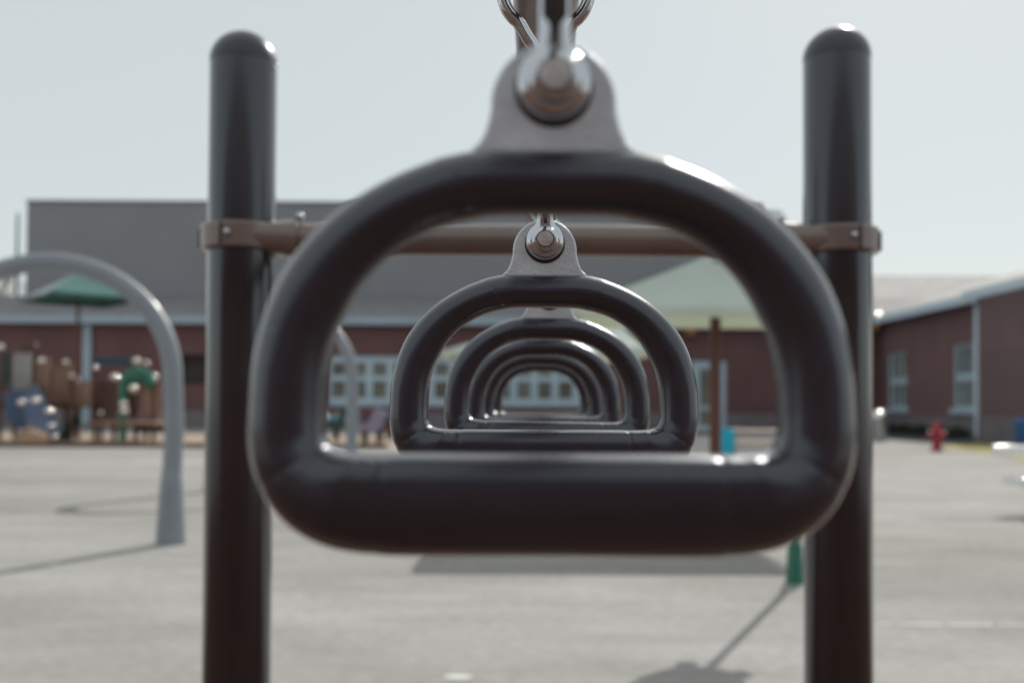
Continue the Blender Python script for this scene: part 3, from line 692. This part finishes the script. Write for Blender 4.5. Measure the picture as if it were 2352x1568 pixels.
# ================================================================== RING LADDER (foreground)
DPOST = 2.0
def railx(D): return .0045 + D * math.tan(R(1.55))
lad = empty('ring_ladder_frame', (railx(DPOST), DPOST, 0), 'dark posts with round caps joined by a tan crossbar that carries the overhead ring rail', 'play equipment')
LO = Vector((railx(DPOST), DPOST, 0))
ZB = gz(553, DPOST, 1176)
def post(pxm, pytop, name='post', lean=0.0):
    x = gx(pxm, DPOST, 928) - LO.x; r = 76.5 / F * DPOST; zt = gz(pytop, DPOST, pxm)
    bm = bm_new()
    lathe(bm, [(r, 0), (r, zt - r * 1.0)], (x, 0, 0), 'Z', 64)
    p = link('post', bm, M['post'], lad, angle=60)
    bm = bm_new(); k = 14; rc = r * 1.005
    prof = [(rc * .96, zt - r * 1.02)] + [(rc, zt - r * .99)] + [(max(.0008, rc * math.cos(math.pi/2*i/k)), zt - r * .93 + r * .93 * math.sin(math.pi/2*i/k)) for i in range(k + 1)]
    lathe(bm, prof, (x, 0, 0), 'Z', 64)
    cp = link('post_cap', bm, M['cap'], p, angle=50)
    for a in ((R(-12),) if pxm < 1000 else ()):
        bm = bm_new(); ball(bm, (x + rc * math.cos(a), rc * math.sin(a), zt - r * 1.12), .006, 1, 12); link('rivet', bm, M['chrome'], p)
    bm = bm_new(); ball(bm, (x + rc * .72, -rc * .0, zt - r * .42), .006, 1, 12); link('cap_screw', bm, M['chrome'], cp)
    return x, r
xL, rL = post(550.5, 75); xR, rR = post(1924, 66)
bm = bm_new(); rb = 37 / F * DPOST
tube(bm, [(xL + rL + .045, 0, ZB), (0, 0, ZB + .001), (xR - rR - .045, 0, ZB)], rb, 40)
link('crossbar', bm, M['tan'], lad, angle=60)
def clamp(x, r, s):
    h = .0255
    bm = bm_new(); lathe(bm, [(r + .0015, ZB - h), (r + .010, ZB - h), (r + .013, ZB - h + .004), (r + .013, ZB + h - .004), (r + .010, ZB + h), (r + .0015, ZB + h)], (x, 0, 0), 'Z', 56)
    c = link('clamp', bm, M['tan'], lad, angle=35)
    # flared socket that takes the crossbar
    bm = bm_new(); n = 32; rings = []
    for t in [i / 8 for i in range(9)]:
        X = x + s * (r * .25 + t * (r * .75 + .052)); ry = (r * .92) * (1 - t) + rb * 1.28 * t; rz_ = .0255 * (1 - t) + rb * 1.28 * t
        rings.append([bm.verts.new((X, -math.copysign(abs(math.cos(2*math.pi*k/n)) ** (.55 + .45 * t), math.cos(2*math.pi*k/n)) * (ry + .016 * (1 - t)), ZB + math.copysign(abs(math.sin(2*math.pi*k/n)) ** (.4 + .6 * t), math.sin(2*math.pi*k/n)) * rz_)) for k in range(n)])
    rings_to_faces(bm, rings); link('socket', bm, M['tan'], c, angle=50)
    # split ears with a bolt on the outer side
    bm = bm_new(); a, d = sorted((x - s * (r + .0115), x - s * (r + .0160))); box(bm, a, d, -.022, .022, ZB - h * .8, ZB + h * .8); link('clamp_ear', bm, M['tan'], c, bevel=.004)
    for (bx, by, bz) in ((x - s * .006, -r - .0135, ZB + .001),):
        bm = bm_new(); lathe(bm, [(.0075, 0), (.0075, -.003), (.006, -.0055), (.0005, -.007)], (bx, by, bz), 'Y', 20); link('bolt', bm, M['chrome'], c)
    for sx in (.0, ):
        for zz in (1, -1):
            bm = bm_new(); ball(bm, (x + s * (r + .052), -.01, ZB + zz * (rb * 1.28 + .002)), .010, 1, 16); link('bolt', bm, M['chrome'], c)
    # thin vertical split line
    bm = bm_new(); box(bm, x - s * .02 - .0012, x - s * .02 + .0012, -r - .0142, -r - .0125, ZB - h * .98, ZB + h * .98); link('clamp_seam', bm, M['seam_shade'], c, smooth=False)
clamp(xL, rL, 1); clamp(xR, rR, -1)
# overhead rail running back over the camera
RB = .027
dr_ = Vector((railx(1.0) - railx(0.0), 1, 0)).normalized()
bm = bm_new(); a = Vector((railx(DPOST - rb - .002) - LO.x, -rb - .002, ZB)); e = Vector((railx(-2.2) - LO.x, -2.2 - DPOST, ZB))
tube(bm, [e, e.lerp(a, .5), a], RB, 40, up=Vector((0, 0, 1))); link('overhead_rail', bm, M['rail'], lad, angle=60)
# near end of the frame, behind the camera
bm = bm_new(); yy = -2.2 - DPOST - rb
tube(bm, [(xL + e.x + .0, yy, ZB), (xR + e.x, yy, ZB)], rb, 32); link('crossbar', bm, M['tan'], lad)
for x in (xL, xR):
    bm = bm_new(); lathe(bm, [(rL, 0), (rL, 1.9), (rL * .7, 1.96), (.01, 1.99)], (x + e.x, yy, 0), 'Z', 40); link('post', bm, M['post'], lad)

# ---- the rings.  Outline measured on the nearest ring: pixels relative to its centre line, 0.139 mm each
U = .318 / F
half = [  # outer (x, y), inner (x, y)
    ((0, 345), (0, 494)), ((110, 345), (80, 494)), ((202, 349), (150, 497)), ((299, 377), (223, 511)), ((394, 420), (297, 537)), ((484, 477), (369, 582)), ((560, 548), (426, 640)),
    ((622, 634), (466, 705)), ((663, 732), (496, 773)), ((687, 836), (513, 850)), ((694, 938), (519, 932)), ((694, 1016), (519, 986)), ((680, 1090), (512, 1012)), ((641, 1165), (495, 1030)),
    ((581, 1221), (470, 1038)), ((503, 1257), (435, 1041)), ((420, 1271), (385, 1041)), ((330, 1275), (310, 1041)), ((165, 1275), (160, 1041)), ((0, 1275), (0, 1041))]
full = half + [((-a[0], a[1]), (-c[0], c[1])) for a, c in reversed(half[1:-1])]
per = 8
OUT = catmull([Vector((a[0] * U, 0, -(a[1] - 928) * U)) for a, c in full], per)
INN = catmull([Vector((c[0] * U, 0, -(c[1] - 928) * U)) for a, c in full], per)
def ring_grip(seed):
    rnd = random.Random(seed); bm = bm_new(); n = 40; rings = []; L = len(OUT)
    seams = [12.4 * per, 16.2 * per, L - 12.4 * per, L - 16.2 * per]
    for i in range(L):
        o_, i_ = OUT[i], INN[i]; c = (o_ + i_) / 2; a = (o_ - i_) / 2
        dd = min(abs(i - s) for s in seams)
        k = 1 - .018 * math.exp(-(dd / .8) ** 2)
        lip = min(abs(i - 2.6 * per), abs(i - (L - 2.6 * per)))
        k += .02 * math.exp(-(lip / 1.4) ** 2) + .004 * math.sin(i * .23 + seed)
        bdep = .0118 if a.length < .0135 else .0118 + (a.length - .0135) * .25
        low = max(0, min(1, (a.length - .0120) / .0035)); bdep = .0118 + .0045 * low; row = []
        for j in range(n):
            th = 2 * math.pi * j / n; cc, ss = math.cos(th), math.sin(th); ex = 1 - .50 * low * (1 if cc < 0 else 0)
            row.append(bm.verts.new(c + (a * math.copysign(abs(cc) ** ex, cc) + Vector((0, -1, 0)) * bdep * math.copysign(abs(ss) ** ex, ss)) * k))
        rings.append(row)
    rings_to_faces(bm, rings, close_loop=True)
    return bm
ZT = -(345 - 928) * U          # top of the ring above camera height
BZ = ZT + .0205                # bolt centre
def plate_poly():
    cz = ZT + .0146; r = .0200; pts = []
    base = .0262
    fl = [(base, ZT - .004), (base, ZT + .0004), (base * .93, ZT + .0014), (base * .87, ZT + .0035), (base * .82, ZT + .0065), (base * .785, ZT + .0100)]
    pts += fl
    for k in range(0, 25):
        a = R(-4 + (188) * k / 24); pts.append((r * math.cos(a), cz + r * math.sin(a)))
    pts += [(-x, z) for x, z in reversed(fl)]
    return pts
def eye_outline(k=1.0, grow=0.0):
    r = .0121 * k; nw = .0049 * k; pts = []; a0 = R(38)
    top = ZT + .133 - .0
    n = 20
    for i in range(n + 1):
        a = math.pi - a0 + (math.pi + 2 * a0) * i / n
        pts.append((r * math.cos(a), BZ + r * math.sin(a)))
    # right side up to the neck (smooth concave shoulder), then left side down
    sh = [(nw * 1.58, BZ + .0090), (nw * 1.27, BZ + .0106), (nw * 1.08, BZ + .0128), (nw, BZ + .0165), (nw, BZ + .026), (nw, top)]
    pts += sh; pts += [(-x, z) for x, z in reversed(sh)]
    return pts
def domed(bm, fn, y0, y1, dirn):
    # stack of slightly shrinking outlines so that the face is pillowed
    steps = [(0, 1.0), (.18, .995), (.4, .965), (.6, .91), (.78, .82), (.9, .71), (1.0, .52)]
    rings = []
    for t, k in steps:
        rings.append([bm.verts.new((x, y0 + (y1 - y0) * t, z)) for x, z in [(xx * k, (zz - BZ) * (k if zz < BZ + .012 else 1 - (1 - k) * .0) + BZ) for xx, zz in fn]])
    rings_to_faces(bm, rings)
RINGS = [(.318, .0, 0, 0), (.623, -.0010, 0, 0), (.932, .0036, .4, .8), (1.240, .0012, -.5, -.6), (1.548, -.0005, .3, 1.0), (1.856, .0, -.2, -.8)]
RL = ['nearest and largest dark D shaped ring, filling the middle of the picture', 'second ring, the sharp one with round bolt head, framed by the nearest ring', 'third dark ring in the row, seen through the second ring',
      'fourth dark ring in the row, nested inside the third', 'fifth dark ring in the row, nested inside the fourth', 'last and smallest dark ring, framing the school windows']
def make_ring():
    o = empty('hanging_ring', (0, 0, 0), RL[0], 'ring', 'dark rings hanging in a row from the overhead rail')
    link('grip', ring_grip(1), M['ring'], o, angle=80)
    bm = bm_new(); prism(bm, plate_poly(), -.0035, .0035); pl_ = link('mounting_plate', bm, M['zinc'], o, bevel=.0013, seg=3)
    bm = bm_new(); lathe(bm, [(.0126, 0), (.0124, -.0006), (.0120, -.0009), (.001, -.001)], (0, -.0035, BZ - .0012), 'Y', 32); link('eye_shade_disc', bm, M['seam_shade'], pl_)  # dark disc, its lower edge painting the crescent of shade below the eye
    # clevis: two teardrop straps, front and back, meeting above the plate
    bm = bm_new(); domed(bm, eye_outline(), -.0047, -.0108, -1); c = link('clevis', bm, M['chrome'], o, angle=60)
    bm = bm_new(); domed(bm, eye_outline(), .0047, .0108, 1); link('clevis_back', bm, M['chrome'], c, angle=60)
    bm = bm_new(); box(bm, -.0042, .0042, -.0046, .0046, ZT + .056, ZT + .128); link('clevis_web', bm, M['seam_shade'], c, bevel=.0008)
    bm = bm_new(); prism(bm, [(-.0009, BZ + .0100), (.0009, BZ + .0100), (.0014, BZ + .0165), (.0038, BZ + .0195), (.0038, ZT + .13), (-.0038, ZT + .13), (-.0038, BZ + .0195), (-.0014, BZ + .0165)], -.0112, -.0100); link('strap_inlay', bm, M['seam_shade'], c, bevel=.0004)
    bm = bm_new(); lathe(bm, [(.0086, -.0085), (.0084, -.0112), (.0076, -.0128), (.0064, -.0136), (.0056, -.0137), (.0052, -.0131)], (0, 0, BZ), 'Y', 40)
    link('washer', bm, M['chrome'], c, angle=35)
    bm = bm_new(); lathe(bm, [(.0049, -.0125), (.0049, -.0140), (.0045, -.0146), (.0004, -.0148)], (0, 0, BZ), 'Y', 36)
    link('bolt', bm, M['bolt'], c, angle=35)
    bm = bm_new(); lathe(bm, [(.0085, .0092), (.0085, .0150), (.0004, .0155)], (0, 0, BZ), 'Y', 6); link('nut', bm, M['bolt'], c, smooth=False)
    # pear shaped steel link between clevis and rail
    cz = .262; rl = .0275; pts = []
    for k in range(33):
        a = R(-52 + 284 * k / 32); pts.append((rl * math.cos(a), 0, cz + rl * math.sin(a) * 1.0))
    neck = [(-.0118, 0, cz - .0305), (-.0075, 0, cz - .0372), (-.0052, 0, cz - .045), (-.0048, 0, cz - .056), (-.002, 0, cz - .0605), (.002, 0, cz - .0605), (.0048, 0, cz - .056), (.0052, 0, cz - .045), (.0075, 0, cz - .0372), (.0118, 0, cz - .0305)]
    pts = catmull(pts + neck, 3)
    bm = bm_new(); tube(bm, pts, .0042, 16, closed=True); link('steel_link', bm, M['chrome'], o, angle=60)
    zr = ZB - HC - RB
    bm = bm_new(); prism(bm, [(-.009, zr - .022), (.009, zr - .022), (.016, zr - .004), (.016, zr + .010), (-.016, zr + .010), (-.016, zr - .004)], -.012, .012)
    link('rail_lug', bm, M['rail'], o, bevel=.002)
    return o
def kids(o): return [c for c in COL.objects if c.parent == o]
first = make_ring()
def copy_tree(o, par=None):
    c = o.copy(); COL.objects.link(c); c.parent = par
    for ch in kids(o): copy_tree(ch, c)
    return c
allr = [first] + [copy_tree(first) for _ in RINGS[1:]]
for o, (D, dx, rz_, ry_), lb in zip(allr, RINGS, RL):
    o.location = (railx(D) - .0045 + .0042 + dx, D, HC); o.rotation_euler = (0, R(ry_), R(rz_)); o['label'] = lb
